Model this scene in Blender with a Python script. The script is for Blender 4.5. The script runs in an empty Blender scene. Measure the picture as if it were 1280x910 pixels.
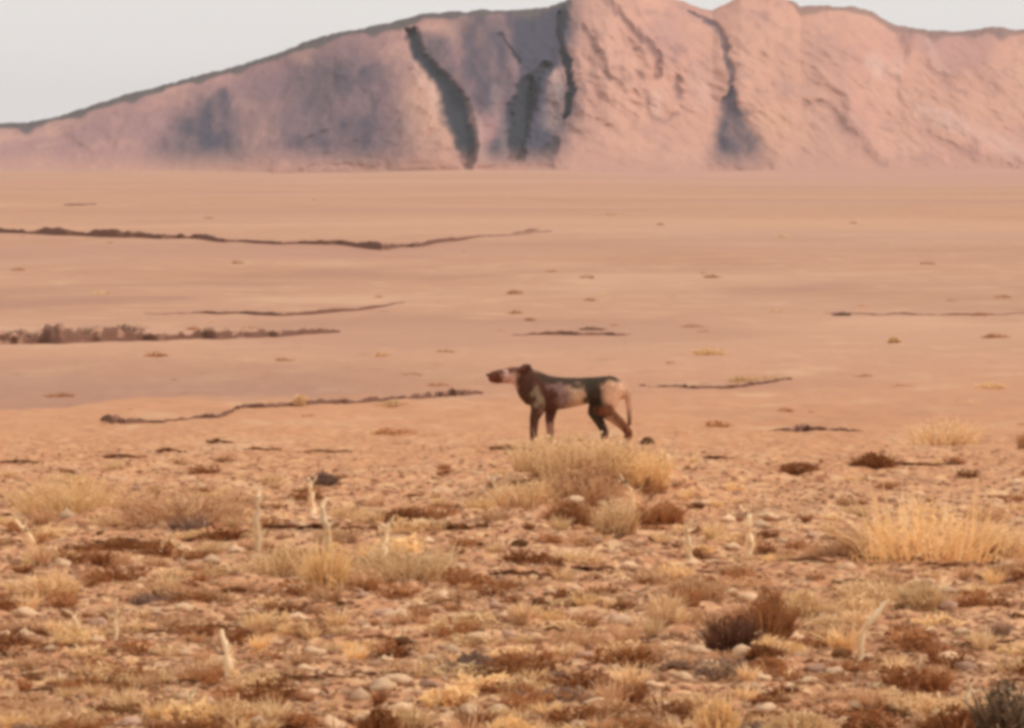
import bpy, bmesh, math, random
import numpy as np
from mathutils import Vector, Matrix, Euler, noise as mnoise
R = math.radians
random.seed(7)
rng = np.random.default_rng(11)
scene = bpy.context.scene
col = scene.collection

# ------------------------------------------------------------------ camera, world, sun, exposure
CAM_H = 2.5            # metres above the plain
FPX = 8400.0           # focal length in photo pixels (1280 wide): a long telephoto
HZ = 210.0             # photo row of the horizon
cam_d = bpy.data.cameras.new('camera'); cam = bpy.data.objects.new('camera', cam_d); col.objects.link(cam)
cam_d.sensor_width = 36.0; cam_d.lens = FPX/1280*36.0
cam_d.clip_start = 0.5; cam_d.clip_end = 60000
cam.location = (0, 0, CAM_H)
cam.rotation_euler = (R(90) - math.atan((455-HZ)/FPX), 0, 0)
scene.camera = cam
SUN_EL, SUN_AZ = 46.0, 98.0          # azimuth measured clockwise from +Y (view direction) towards +X
w = bpy.data.worlds.new('World'); scene.world = w; w.use_nodes = True
nt = w.node_tree; nt.nodes.clear()
out = nt.nodes.new('ShaderNodeOutputWorld'); bg = nt.nodes.new('ShaderNodeBackground')
sky = nt.nodes.new('ShaderNodeTexSky'); sky.sky_type = 'NISHITA'; sky.sun_disc = False
sky.sun_elevation = R(SUN_EL); sky.sun_rotation = R(SUN_AZ)
sky.air_density = 1.0; sky.dust_density = 4.0; sky.ozone_density = 1.0
hsv = nt.nodes.new('ShaderNodeHueSaturation'); hsv.inputs['Saturation'].default_value = 0.25
nt.links.new(sky.outputs[0], hsv.inputs['Color'])
# thin high overcast: an even pale veil over the clear sky
veil = nt.nodes.new('ShaderNodeMix'); veil.data_type = 'RGBA'; veil.inputs[0].default_value = 0.80
veil.inputs[7].default_value = (11.2, 10.8, 10.45, 1)
nt.links.new(hsv.outputs[0], veil.inputs[6]); nt.links.new(veil.outputs[2], bg.inputs[0])
bg.inputs[1].default_value = 0.10
nt.links.new(bg.outputs[0], out.inputs[0])
sd = bpy.data.lights.new('sun', 'SUN'); sd.energy = 1.95; sd.angle = R(3); sd.color = (1.0, 0.94, 0.86)
so = bpy.data.objects.new('sun', sd); col.objects.link(so)
sdir = Vector((math.cos(R(SUN_EL))*math.sin(R(SUN_AZ)), math.cos(R(SUN_EL))*math.cos(R(SUN_AZ)), math.sin(R(SUN_EL))))
so.rotation_euler = sdir.to_track_quat('Z', 'Y').to_euler(); so.location = (20, 20, 40)
scene.view_settings.view_transform = 'Standard'; scene.view_settings.look = 'None'
scene.view_settings.gamma = 1; scene.view_settings.use_curve_mapping = False
scene.view_settings.exposure = -0.12
scene.render.filter_size = 1.5
scene.cycles.filter_width = 4.2      # soft, low-resolution zoom photograph
scene.cycles.pixel_filter_type = 'BLACKMAN_HARRIS'
scene.cycles.max_bounces = 4
scene.cycles.diffuse_bounces = 2

# ------------------------------------------------------------------ helpers
def tag(o, label=None, cat=None, group=None, kind=None):
    if label: o['label'] = label
    if cat: o['category'] = cat
    if group: o['group'] = group
    if kind: o['kind'] = kind
    return o
def link(name, data, parent=None, loc=None, rz=0.0, sc=None):
    o = bpy.data.objects.new(name, data); col.objects.link(o)
    if parent: o.parent = parent
    if loc is not None: o.location = loc
    o.rotation_euler = (0, 0, rz)
    if sc is not None: o.scale = sc if hasattr(sc, '__len__') else (sc, sc, sc)
    return o
def mesh_np(name, V, F, mats=(), mi=None, smooth=False):
    """V (n,3); F (m,3) or (m,4) array"""
    me = bpy.data.meshes.new(name); V = np.asarray(V, np.float32); F = np.asarray(F, np.int32)
    n, k = F.shape
    me.vertices.add(len(V)); me.vertices.foreach_set('co', V.ravel())
    me.loops.add(n*k); me.loops.foreach_set('vertex_index', F.ravel())
    me.polygons.add(n); me.polygons.foreach_set('loop_start', np.arange(n, dtype=np.int32)*k)
    for m in mats: me.materials.append(m)
    if mi is not None: me.polygons.foreach_set('material_index', np.asarray(mi, np.int32))
    me.polygons.foreach_set('use_smooth', np.full(n, smooth))
    me.update(calc_edges=True); me.validate()
    return me
def hash2(ix, iy, s):
    h = (ix.astype(np.int64)*374761393 + iy.astype(np.int64)*668265263 + s*1442695041) & 0x7fffffff
    h = ((h ^ (h >> 13))*1274126177) & 0x7fffffff
    return ((h ^ (h >> 16)) & 0xffff)/65535.0*2-1
def vn(x, y, s=0):
    x = np.asarray(x, float); y = np.asarray(y, float)
    ix = np.floor(x); iy = np.floor(y); fx = x-ix; fy = y-iy
    fx = fx*fx*fx*(fx*(fx*6-15)+10); fy = fy*fy*fy*(fy*(fy*6-15)+10)
    a = hash2(ix, iy, s); b = hash2(ix+1, iy, s); c = hash2(ix, iy+1, s); d = hash2(ix+1, iy+1, s)
    return (a*(1-fx)+b*fx)*(1-fy)+(c*(1-fx)+d*fx)*fy
def fbm(x, y, s=0, o=3):
    r = 0; a = 1.0; t = 0
    for i in range(o):
        r = r+a*vn(np.asarray(x)*2**i, np.asarray(y)*2**i, s+i*17); t += a; a *= .5
    return r/t
def sstep(a, b, x):
    t = np.clip((x-a)/(b-a), 0, 1); return t*t*(3-2*t)

# ------------------------------------------------------------------ terrain height
def flat(px, py):
    D = FPX*CAM_H/(py-HZ); return (px-640)*D/FPX, D
# sand hummocks gathered round the scrub: (px, py of centre, width m, depth m, height m)
HUM = [(85, 640, .55, .9, .16), (215, 655, .8, 1.2, .15), (728, 622, .66, 1.3, .40), (820, 628, .40, 1.0, .16), (1150, 690, .62, 1.0, .12),
       (560, 640, .5, 1.0, .06), (480, 720, .5, .8, .07), (650, 655, .5, 1.0, .07), (250, 740, .5, .6, .06), (690, 700, .6, .7, .06),
       (1000, 650, .5, 1.2, .07), (90, 860, .4, .5, .05), (620, 800, .5, .6, .05), (1180, 800, .4, .5, .06), (930, 830, .4, .4, .05), (380, 800, .5, .5, .05)]
HUMW = [(*flat(a, b), c, d, e) for a, b, c, d, e in HUM]
def height(x, y):
    x = np.asarray(x, float); y = np.asarray(y, float)
    nf = 1-sstep(70, 130, y)
    z = .035*fbm(x*.8, y*.5, 3, 2)*nf + .034*fbm(x*3.1, y*1.8, 9, 2)*nf + .024*fbm(x*9, y*5, 21, 2)*(1-sstep(50, 75, y))
    z = z + .10*sstep(90, 220, y)*fbm(x*.05, y*.03, 31, 3) + 2.2*sstep(500, 2600, y)*fbm(x*.006, y*.002, 41, 3)
    z = z + sstep(1900, 2990, y)*(.7+1.6*fbm(x*.012, y*.004, 47, 3))
    for hx, hy, wx, wy, hh in HUMW:
        d2 = ((x-hx)/wx)**2+((y-hy)/wy)**2
        z = z + hh*np.exp(-1.3*d2)*(1+.25*fbm(x*5, y*4, 55, 2))
    # the near ground stands a little above the plain beyond it
    edge = 72 + 5*vn(x*.35, x*0, 77)
    z = z - .16*sstep(edge-2.5, edge+1.2, y)
    return z
def gz(x, y): return float(height(np.array([x]), np.array([y]))[0])
_YS = np.arange(24, 92, .04)
def P(px, py):
    """first ground point met by the line of sight through photo pixel px, py"""
    if py > 545:
        zr = CAM_H-(py-HZ)*_YS/FPX; hit = np.nonzero(zr < height((px-640)*_YS/FPX, _YS))[0]
        if len(hit):
            y = float(_YS[hit[0]]); x = (px-640)*y/FPX
            return Vector((x, y, gz(x, y)))
    return P_far(px, py)
def P_far(px, py):
    """point on the ground seen at photo pixel px, py"""
    x, y = flat(px, py); z = gz(x, y)
    for _ in range(4):
        if y > 400: break
        D = FPX*(CAM_H-z)/(py-HZ); y = .5*y+.5*D; x = (px-640)*y/FPX; z = gz(x, y)
    return Vector((x, y, z))

# ------------------------------------------------------------------ materials
def nodes(m):
    m.use_nodes = True; t = m.node_tree; b = t.nodes['Principled BSDF']
    b.inputs['Roughness'].default_value = .95; b.inputs['Specular IOR Level'].default_value = .15
    return t, b
def N(t, typ, **kw):
    n = t.nodes.new(typ)
    for k, v in kw.items(): setattr(n, k, v)
    return n
def ramp(t, stops, fac):
    r = N(t, 'ShaderNodeValToRGB'); e = r.color_ramp.elements
    while len(e) < len(stops): e.new(.5)
    for i, (p, c) in enumerate(stops): e[i].position = p; e[i].color = (*c, 1)
    t.links.new(fac, r.inputs[0]); return r.outputs[0]
def noise(t, vec, scale, detail=4, rough=.55, dist=0):
    n = N(t, 'ShaderNodeTexNoise'); n.inputs['Scale'].default_value = scale; n.inputs['Detail'].default_value = detail
    n.inputs['Roughness'].default_value = rough; n.inputs['Distortion'].default_value = dist
    if vec is not None: t.links.new(vec, n.inputs['Vector'])
    return n.outputs['Fac']
def mixc(t, fac, a, b, mode='MIX'):
    n = N(t, 'ShaderNodeMix', data_type='RGBA', blend_type=mode)
    if isinstance(fac, float): n.inputs[0].default_value = fac
    else: t.links.new(fac, n.inputs[0])
    for s, v in ((6, a), (7, b)):
        if isinstance(v, tuple): n.inputs[s].default_value = (*v, 1)
        else: t.links.new(v, n.inputs[s])
    return n.outputs[2]
def mathn(t, op, a, b=0.0, clamp=False):
    n = N(t, 'ShaderNodeMath', operation=op, use_clamp=clamp)
    for i, v in enumerate((a, b)):
        if isinstance(v, (int, float)): n.inputs[i].default_value = v
        else: t.links.new(v, n.inputs[i])
    return n.outputs[0]
def maprange(t, v, a, b, c=0.0, d=1.0):
    n = N(t, 'ShaderNodeMapRange', interpolation_type='SMOOTHSTEP'); t.links.new(v, n.inputs[0])
    for i, x in zip((1, 2, 3, 4), (a, b, c, d)): n.inputs[i].default_value = x
    return n.outputs[0]

SAND_NEAR = (.520, .245, .120); SAND_FAR = (.462, .245, .155); SAND_PALE = (.63, .40, .23); SAND_RED = (.36, .165, .085)
def ground_material():
    m = bpy.data.materials.new('desert_sand'); t, b = nodes(m)
    g = N(t, 'ShaderNodeNewGeometry'); pos = g.outputs['Position']
    sep = N(t, 'ShaderNodeSeparateXYZ'); t.links.new(pos, sep.inputs[0])
    far = maprange(t, sep.outputs[1], 55, 110)
    c = mixc(t, far, SAND_NEAR, SAND_FAR)
    # squash along the view direction so that patches read as broad low drifts
    mp = N(t, 'ShaderNodeMapping'); mp.inputs['Scale'].default_value = (1, .45, 1); t.links.new(pos, mp.inputs[0])
    v = mp.outputs[0]
    n1 = noise(t, v, .9, 4, .6); n2 = noise(t, v, 4.5, 5, .65, .6); n3 = noise(t, v, 9, 4, .58, 1.0); nb = noise(t, v, .09, 3, .5)
    nbb = noise(t, v, .012, 3, .5)
    c = mixc(t, maprange(t, n1, .5, .72, 0, .5), c, SAND_PALE)
    c = mixc(t, maprange(t, nb, .5, .75, 0, .45), c, SAND_RED)
    c = mixc(t, maprange(t, nbb, .48, .68, 0, .35), c, (.50, .33, .24))
    near = maprange(t, sep.outputs[1], 72, 46)
    # broad bands of differently weathered soil lying across the plain
    mp3 = N(t, 'ShaderNodeMapping'); mp3.inputs['Scale'].default_value = (.11, .05, 1); t.links.new(pos, mp3.inputs[0])
    nband = noise(t, mp3.outputs[0], 1.0, 4, .55, .5)
    mp4 = N(t, 'ShaderNodeMapping'); mp4.inputs['Scale'].default_value = (.012, .009, 1); mp4.inputs['Location'].default_value = (3.1, 1.7, 0); t.links.new(pos, mp4.inputs[0])
    nband2 = noise(t, mp4.outputs[0], 1.0, 4, .55, .5)
    mid = mathn(t, 'MULTIPLY', far, maprange(t, sep.outputs[1], 320, 130))
    c = mixc(t, mathn(t, 'MULTIPLY', maprange(t, nband, .50, .36, 0, .8), mid), c, (.37, .19, .125))
    c = mixc(t, mathn(t, 'MULTIPLY', maprange(t, nband, .54, .68, 0, .75), mid), c, (.55, .32, .205))
    c = mixc(t, mathn(t, 'MULTIPLY', maprange(t, nband2, .50, .36, 0, .6), far), c, (.41, .215, .15))
    c = mixc(t, mathn(t, 'MULTIPLY', maprange(t, nband2, .54, .66, 0, .6), far), c, (.54, .30, .19))
    # purplish stony strip on the left beyond the edge of the scrub
    strip = mathn(t, 'MULTIPLY', mathn(t, 'MULTIPLY', maprange(t, sep.outputs[1], 71, 75), maprange(t, sep.outputs[1], 98, 80)), maprange(t, sep.outputs[0], 1.5, -3))
    c = mixc(t, mathn(t, 'MULTIPLY', strip, .6), c, (.31, .17, .125))
    footc = maprange(t, sep.outputs[1], 500, 1500)
    c = mixc(t, mathn(t, 'MULTIPLY', footc, maprange(t, sep.outputs[0], -20, 60, 0, .6)), c, (.49, .265, .20))
    c = mixc(t, mathn(t, 'MULTIPLY', maprange(t, n2, .52, .66, 0, .75), near), c, SAND_PALE)
    c = mixc(t, mathn(t, 'MULTIPLY', maprange(t, n2, .46, .34, 0, .7), near), c, SAND_RED)
    c = mixc(t, mathn(t, 'MULTIPLY', maprange(t, n3, .53, .60, 0, .85), near), c, (.17, .06, .024))
    c = mixc(t, mathn(t, 'MULTIPLY', maprange(t, n3, .455, .37, 0, .8), near), c, (.74, .45, .225))
    # sparse low scrub specks over the whole plain
    mp2 = N(t, 'ShaderNodeMapping'); mp2.inputs['Scale'].default_value = (1, .25, 1); t.links.new(pos, mp2.inputs[0])
    n4 = noise(t, mp2.outputs[0], 1.2, 6, .7)
    c = mixc(t, maprange(t, n4, .58, .75, 0, .45), c, (.26, .135, .08))
    t.links.new(c, b.inputs['Base Color'])
    bp = N(t, 'ShaderNodeBump'); bp.inputs['Strength'].default_value = .55; bp.inputs['Distance'].default_value = .03
    t.links.new(mathn(t, 'ADD', n3, n2), bp.inputs['Height']); t.links.new(bp.outputs[0], b.inputs['Normal'])
    return m
M_GROUND = ground_material()
def plant_material(name, cols, rough=.9):
    """colour differs blade by blade"""
    m = bpy.data.materials.new(name); t, b = nodes(m)
    g = N(t, 'ShaderNodeNewGeometry'); oi = N(t, 'ShaderNodeObjectInfo')
    c = ramp(t, [(i/(len(cols)-1), k) for i, k in enumerate(cols)], g.outputs['Random Per Island'])
    h = N(t, 'ShaderNodeHueSaturation'); t.links.new(c, h.inputs['Color'])
    t.links.new(mathn(t, 'ADD', mathn(t, 'MULTIPLY', oi.outputs['Random'], .26), .90), h.inputs['Value'])
    t.links.new(h.outputs[0], b.inputs['Base Color'])
    tr = N(t, 'ShaderNodeBsdfTranslucent'); mx = N(t, 'ShaderNodeMixShader'); mx.inputs[0].default_value = .38
    t.links.new(h.outputs[0], tr.inputs[0]); t.links.new(b.outputs[0], mx.inputs[1]); t.links.new(tr.outputs[0], mx.inputs[2])
    t.links.new(mx.outputs[0], t.nodes['Material Output'].inputs['Surface'])
    return m
M_STRAW = plant_material('straw', [(.50, .26, .11), (.90, .63, .35), (.80, .52, .26), (.94, .72, .45)])
M_YELLOW = plant_material('yellow_scrub', [(.72, .40, .17), (.94, .66, .34), (.88, .56, .25), (.96, .74, .44)])
M_TAN = plant_material('tan_scrub', [(.48, .24, .11), (.70, .42, .23), (.58, .33, .17), (.78, .52, .31)])
M_BROWN = plant_material('brown_scrub', [(.16, .05, .016), (.34, .125, .042), (.24, .08, .025), (.52, .26, .12)])
M_RUST = plant_material('rust_scrub', [(.28, .095, .03), (.50, .22, .09), (.38, .15, .05), (.60, .32, .15)])
M_GREY = plant_material('grey_scrub', [(.20, .11, .075), (.34, .21, .15), (.26, .155, .11), (.46, .31, .23)])
M_DARK = plant_material('dark_scrub', [(.08, .032, .022), (.20, .085, .045), (.12, .05, .03), (.36, .18, .10)])
M_GREEN = plant_material('green_grey_scrub', [(.10, .065, .04), (.24, .15, .085), (.15, .09, .055), (.54, .38, .24)])
def simple_noise_mat(name, cols, scale, bump=.4, dist=.01):
    m = bpy.data.materials.new(name); t, b = nodes(m)
    tc = N(t, 'ShaderNodeTexCoord'); oi = N(t, 'ShaderNodeObjectInfo')
    n = noise(t, tc.outputs['Object'], scale, 5, .65)
    c = ramp(t, [(.3+.4*i/(len(cols)-1), k) for i, k in enumerate(cols)], n)
    h = N(t, 'ShaderNodeHueSaturation'); t.links.new(c, h.inputs['Color'])
    t.links.new(mathn(t, 'ADD', mathn(t, 'MULTIPLY', oi.outputs['Random'], .5), .75), h.inputs['Value'])
    t.links.new(h.outputs[0], b.inputs['Base Color'])
    bp = N(t, 'ShaderNodeBump'); bp.inputs['Strength'].default_value = bump; bp.inputs['Distance'].default_value = dist
    t.links.new(n, bp.inputs['Height']); t.links.new(bp.outputs[0], b.inputs['Normal'])
    return m
M_WOOD = simple_noise_mat('weathered_wood', [(.09, .035, .014), (.17, .068, .026), (.27, .12, .05)], 14)
M_STALK = simple_noise_mat('pale_stalk', [(.70, .46, .25), (.85, .62, .38), (.92, .74, .50)], 9)
M_STONE_P = simple_noise_mat('pale_stone', [(.48, .27, .15), (.66, .42, .25), (.80, .56, .36)], 9)
M_STONE_R = simple_noise_mat('rust_stone', [(.20, .085, .035), (.34, .16, .075), (.46, .25, .13)], 9)
M_STONE_G = simple_noise_mat('grey_stone', [(.32, .17, .11), (.46, .27, .18), (.58, .38, .27)], 9)
M_STONE_D = simple_noise_mat('dark_stone', [(.08, .03, .012), (.15, .06, .022), (.24, .11, .05)], 9)

# ------------------------------------------------------------------ ground: one sheet to the horizon
def make_ground():
    rows = np.concatenate([np.linspace(-80, 20, 12), np.linspace(22, 27.5, 12), np.arange(28, 76, .07),
                           np.geomspace(76.1, 320, 170), np.geomspace(323, 12000, 100)])
    fine = np.linspace(-.082, .082, 520)
    side = np.concatenate([np.linspace(.0825, .2, 60), np.geomspace(.205, 3, 34)])
    u = np.concatenate([-side[::-1], fine, side])
    Y, U = np.meshgrid(rows, u, indexing='ij')
    X = U*np.maximum(Y, 30)
    Z = height(X, Y)
    V = np.stack([X, Y, Z], -1).reshape(-1, 3)
    nr, nc = Y.shape
    i = np.arange(nr-1)[:, None]*nc+np.arange(nc-1)[None]; i = i.ravel()
    F = np.stack([i, i+1, i+nc+1, i+nc], 1)
    o = link('ground', mesh_np('ground', V, F, [M_GROUND], smooth=True)); tag(o, kind='structure')
make_ground()

# ------------------------------------------------------------------ the mountain
MY = 3000.0
RIDGE = [(-4000, 196), (-2600, 120), (-1700, 190), (-900, 150), (-500, 175), (-200, 168), (0, 155), (35, 153), (80, 143), (130, 127), (180, 113), (240, 97), (300, 82), (345, 67), (380, 54), (420, 42),
         (480, 30), (530, 18), (600, 13), (660, 12), (690, 7), (710, 0), (730, -9), (760, -18), (800, -14), (830, -4), (850, 2), (872, 9), (890, 13), (905, 6), (925, -5), (960, -8), (990, 0), (1000, 8),
         (1060, 8), (1090, 15), (1120, 32), (1160, 37), (1200, 39), (1240, 35), (1280, 37), (1500, 50), (1900, 20), (2400, 80), (3200, 60), (4500, 170), (6000, 196)]
def seg_w(px, py, pts, soft=.45):
    """soft distance to a tapered polyline: 1 inside"""
    best = np.full(px.shape, 9e9)
    for (x0, y0, w0), (x1, y1, w1) in zip(pts[:-1], pts[1:]):
        dx, dy = x1-x0, y1-y0; L2 = dx*dx+dy*dy+1e-9
        t = np.clip(((px-x0)*dx+(py-y0)*dy)/L2, 0, 1)
        d = np.hypot(px-(x0+t*dx), py-(y0+t*dy)); ww = (w0+t*(w1-w0))*.5
        best = np.minimum(best, d/np.maximum(ww, .5))
    return 1-sstep(1-soft, 1+soft, best*.88)
DARKS = [  # chutes, part grey rock, part gully shade painted in: tapered polylines, weight, carve depth in metres
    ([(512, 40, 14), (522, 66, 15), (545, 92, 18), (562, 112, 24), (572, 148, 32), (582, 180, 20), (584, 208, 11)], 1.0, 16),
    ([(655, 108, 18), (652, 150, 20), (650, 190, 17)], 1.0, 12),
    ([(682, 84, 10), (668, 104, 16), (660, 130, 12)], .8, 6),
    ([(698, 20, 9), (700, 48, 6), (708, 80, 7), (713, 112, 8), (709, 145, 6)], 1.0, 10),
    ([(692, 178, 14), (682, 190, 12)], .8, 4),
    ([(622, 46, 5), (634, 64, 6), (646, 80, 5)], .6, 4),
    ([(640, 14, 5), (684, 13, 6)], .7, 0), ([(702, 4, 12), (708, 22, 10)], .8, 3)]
GREYS = [  # blue-grey scree patches, with slope shade partly painted into the colour
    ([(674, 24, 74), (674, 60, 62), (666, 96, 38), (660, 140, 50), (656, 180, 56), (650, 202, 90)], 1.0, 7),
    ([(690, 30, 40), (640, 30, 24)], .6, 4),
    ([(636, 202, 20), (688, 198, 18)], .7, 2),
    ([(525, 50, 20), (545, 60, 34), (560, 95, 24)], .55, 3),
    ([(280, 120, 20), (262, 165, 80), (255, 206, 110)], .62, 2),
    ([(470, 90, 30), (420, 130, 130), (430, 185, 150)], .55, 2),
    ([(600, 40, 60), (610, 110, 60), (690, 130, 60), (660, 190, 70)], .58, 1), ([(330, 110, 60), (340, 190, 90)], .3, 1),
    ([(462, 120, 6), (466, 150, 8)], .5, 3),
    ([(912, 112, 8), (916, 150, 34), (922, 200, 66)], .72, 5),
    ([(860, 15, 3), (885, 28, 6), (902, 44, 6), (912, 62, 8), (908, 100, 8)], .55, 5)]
REDS = [  # purple-brown gully lines
    ([(753, 0, 8), (775, 22, 8), (800, 46, 9), (818, 66, 9), (823, 96, 7)], .85, 6),
    ([(730, 35, 8), (745, 65, 12), (758, 98, 8)], .7, 5), ([(778, 86, 8), (782, 100, 6)], .5, 2),
    ([(846, 94, 5), (846, 124, 6)], .9, 3), ([(804, 115, 5), (812, 148, 5), (832, 155, 5), (848, 145, 4)], .5, 2), ([(770, 40, 4), (800, 66, 6)], .3, 2),
    ([(905, 45, 6), (914, 62, 7)], .6, 2), ([(1130, 46, 12), (1134, 66, 10)], .6, 3), ([(1160, 80, 6), (1180, 102, 10), (1200, 115, 5)], .45, 3),
    ([(1000, 128, 8), (1035, 132, 8), (1060, 165, 10), (1075, 180, 14), (1100, 204, 16)], .42, 4), ([(1160, 170, 10), (1210, 195, 12), (1270, 210, 10)], .35, 3),
    ([(96, 222, 3), (0, 222, 3)], .25, 0), ([(575, 30, 8), (586, 38, 6)], .5, 2), ([(500, 25, 4), (560, 22, 14)], .4, 1),
    ([(206, 214, 6), (300, 213, 6)], 1.3, 2), ([(372, 210, 4), (480, 207, 6)], 1.1, 2), ([(598, 208, 6), (660, 210, 8), (692, 207, 6)], 1.5, 3), ([(883, 208, 7), (962, 209, 7)], 1.4, 3)]
PALES = [([(1090, 78, 20), (1100, 88, 14)], .5, 0), ([(1122, 82, 16), (1126, 84, 8)], .45, 0), ([(822, 120, 12), (820, 140, 12)], .4, 0), ([(1160, 50, 8), (1182, 88, 8)], .4, -2),
         ([(1150, 140, 14), (1220, 165, 16), (1290, 205, 18)], .4, -4), ([(512, 76, 8), (545, 125, 14), (562, 160, 10)], .35, -3), ([(592, 150, 14), (600, 200, 20)], .3, -2),
         ([(700, 90, 12), (688, 150, 20)], .35, -2), ([(870, 95, 22), (880, 120, 20)], .3, 0), ([(620, 110, 12), (634, 190, 12)], .2, 0), ([(355, 205, 10), (345, 216, 8)], .3, 0)]
SANDS = [([(520, 80, 10), (528, 130, 50), (545, 190, 80)], .7, 0), ([(980, 60, 60), (1000, 120, 90), (960, 150, 60), (1000, 190, 120)], .55, 0), ([(800, 180, 120), (760, 200, 100)], .3, 0),
         ([(1280, 120, 90), (1150, 150, 60)], .3, 0)]
def make_mountain():
    rx = np.array([a for a, b in RIDGE], float); ry = np.array([b for a, b in RIDGE], float)
    pxs = np.concatenate([np.linspace(-4000, -120, 260), np.arange(-110, 1400, 1.6), np.linspace(1410, 6000, 300)])
    ridge = np.interp(pxs, rx, ry)
    jit = 1.2*vn(pxs*.06, pxs*0, 5)+.8*vn(pxs*.2, pxs*0, 6)
    out_fr = np.maximum(sstep(-60, -400, pxs), sstep(1340, 1700, pxs))
    ridge = ridge + out_fr*14*fbm(pxs*.01, pxs*0, 8, 3)
    NT = 190; ts = np.linspace(0, 1, NT)
    base_py = 221.0
    T, PX = np.meshgrid(ts, pxs, indexing='ij')
    RG = np.broadcast_to(ridge, PX.shape)
    PY = base_py + (RG-base_py)*T + jit[None]*T**14
    YN = MY + 190*T**1.15
    qx = PX + 8*fbm(PX*.035, PY*.03, 61, 4)+3*fbm(PX*.16, PY*.12, 63, 2); qy = PY + 8*fbm(PX*.03, PY*.03, 71, 4)+3*fbm(PX*.15, PY*.15, 73, 2)
    blot = .72+.5*fbm(PX*.07, PY*.045, 81, 3)
    carve = np.zeros(PX.shape); D = np.zeros(PX.shape); G = D.copy(); Rr = D.copy(); Pp = D.copy(); S = D.copy()
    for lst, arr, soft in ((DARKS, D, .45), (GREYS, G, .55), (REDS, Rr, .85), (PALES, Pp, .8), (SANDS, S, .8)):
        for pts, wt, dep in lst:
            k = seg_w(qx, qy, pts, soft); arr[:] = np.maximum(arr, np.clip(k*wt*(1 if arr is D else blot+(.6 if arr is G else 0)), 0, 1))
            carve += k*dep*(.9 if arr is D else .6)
    # gullies and spurs running down the slope
    fade = np.sin(np.clip(T, 0, 1)*math.pi)**.6
    dx = PX-.9*(PY-100)*sstep(650, 900, PX)+.5*(PY-100)*(1-sstep(450, 700, PX))     # spurs lean with the slope
    rid = 1-np.abs(fbm(dx*.014+.6*fbm(PX*.01, PY*.02, 91, 2), PY*.008, 101, 3))*2
    crag = fbm(dx*.09, PY*.075, 111, 4); led = 1-np.abs(fbm(dx*.05, PY*.06, 115, 3))*2
    spur = (6*rid + 3.2*crag + 2.0*led)*fade + 30*fbm(PX*.0055, PY*.005, 121, 2)*fade
    right = sstep(700, 900, PX)
    YN = YN + carve*1.0 - spur*(1-.35*right)
    # crest rim: dark outline painted along the skyline
    rim = (1-sstep(5, 10, (PY-RG)*(1+.5*vn(PX*.06, PX*0, 131))))*np.where(PX < 715, 1, .55)*np.where((PX > 860) & (PX < 985), .25, 1)*np.where((PX>715)&(PX<860),.3,1)
    X = (PX-640)*YN/FPX
    Z = CAM_H + (HZ-PY)*YN/FPX
    # the far side falls away behind the crest
    back_T = np.array([.03, .1, .25, .5, .8, 1.0]); bx = []
    topY = YN[-1]; topX = X[-1]; topZ = Z[-1]
    for bt in back_T:
        bx.append(np.stack([topX*(1+bt*.15), topY+700*bt, topZ*(1-bt)**1.4-6*bt+3*fbm(topX*.01, topX*0+bt*7, 141, 2)*bt*(1-bt)*4], -1))
    front0 = np.stack([X[0], YN[0]-6, np.full(len(pxs), -5.0)], -1)
    V = np.concatenate([front0[None], np.stack([X, YN, Z], -1), np.array(bx)], 0)
    nr, nc = V.shape[:2]
    i = (np.arange(nr-1)[:, None]*nc+np.arange(nc-1)[None]).ravel()
    F = np.stack([i, i+1, i+nc+1, i+nc], 1)
    m = bpy.data.materials.new('mountain_rock'); t, b = nodes(m)
    me = mesh_np('mountain', V.reshape(-1, 3), F, [m], smooth=True)
    def pad(a):
        z = np.zeros((1, nc)); return np.concatenate([a[:1], a, np.repeat(a[-1:], len(back_T), 0)], 0).ravel()
    for nm, arrs in (('rock_kind', (D, G, Rr)), ('rock_tone_b', (Pp, S, rim))):  # rock_kind: D and G hold painted gully and slope shade as well as rock
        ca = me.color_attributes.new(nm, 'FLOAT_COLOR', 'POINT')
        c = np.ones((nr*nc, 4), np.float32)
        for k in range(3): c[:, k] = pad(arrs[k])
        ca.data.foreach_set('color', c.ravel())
    a1 = N(t, 'ShaderNodeVertexColor', layer_name='rock_kind'); a2 = N(t, 'ShaderNodeVertexColor', layer_name='rock_tone_b')
    s1 = N(t, 'ShaderNodeSeparateColor'); s2 = N(t, 'ShaderNodeSeparateColor')
    t.links.new(a1.outputs[0], s1.inputs[0]); t.links.new(a2.outputs[0], s2.inputs[0])
    g = N(t, 'ShaderNodeNewGeometry'); sep = N(t, 'ShaderNodeSeparateXYZ'); t.links.new(g.outputs['Position'], sep.inputs[0])
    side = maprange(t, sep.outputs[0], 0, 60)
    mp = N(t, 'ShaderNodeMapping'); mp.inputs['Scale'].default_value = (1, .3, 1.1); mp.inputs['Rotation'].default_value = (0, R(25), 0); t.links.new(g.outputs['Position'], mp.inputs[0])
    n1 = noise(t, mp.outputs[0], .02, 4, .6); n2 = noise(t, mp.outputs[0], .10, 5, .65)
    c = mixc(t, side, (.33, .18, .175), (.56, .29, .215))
    c = mixc(t, maprange(t, n1, .42, .66, 0, .6), c, (.60, .34, .25))
    c = mixc(t, maprange(t, n1, .52, .34, 0, .45), c, (.36, .21, .205))
    c = mixc(t, maprange(t, n2, .5, .68, 0, .45), c, (.29, .165, .15))
    c = mixc(t, s2.outputs[1], c, (.56, .31, .20))
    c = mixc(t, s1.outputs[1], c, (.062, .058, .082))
    c = mixc(t, s1.outputs[2], c, (.20, .10, .09))
    c = mixc(t, s2.outputs[0], c, (.66, .45, .38))
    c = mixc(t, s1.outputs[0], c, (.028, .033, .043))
    c = mixc(t, s2.outputs[2], c, (.11, .09, .085))
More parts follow.
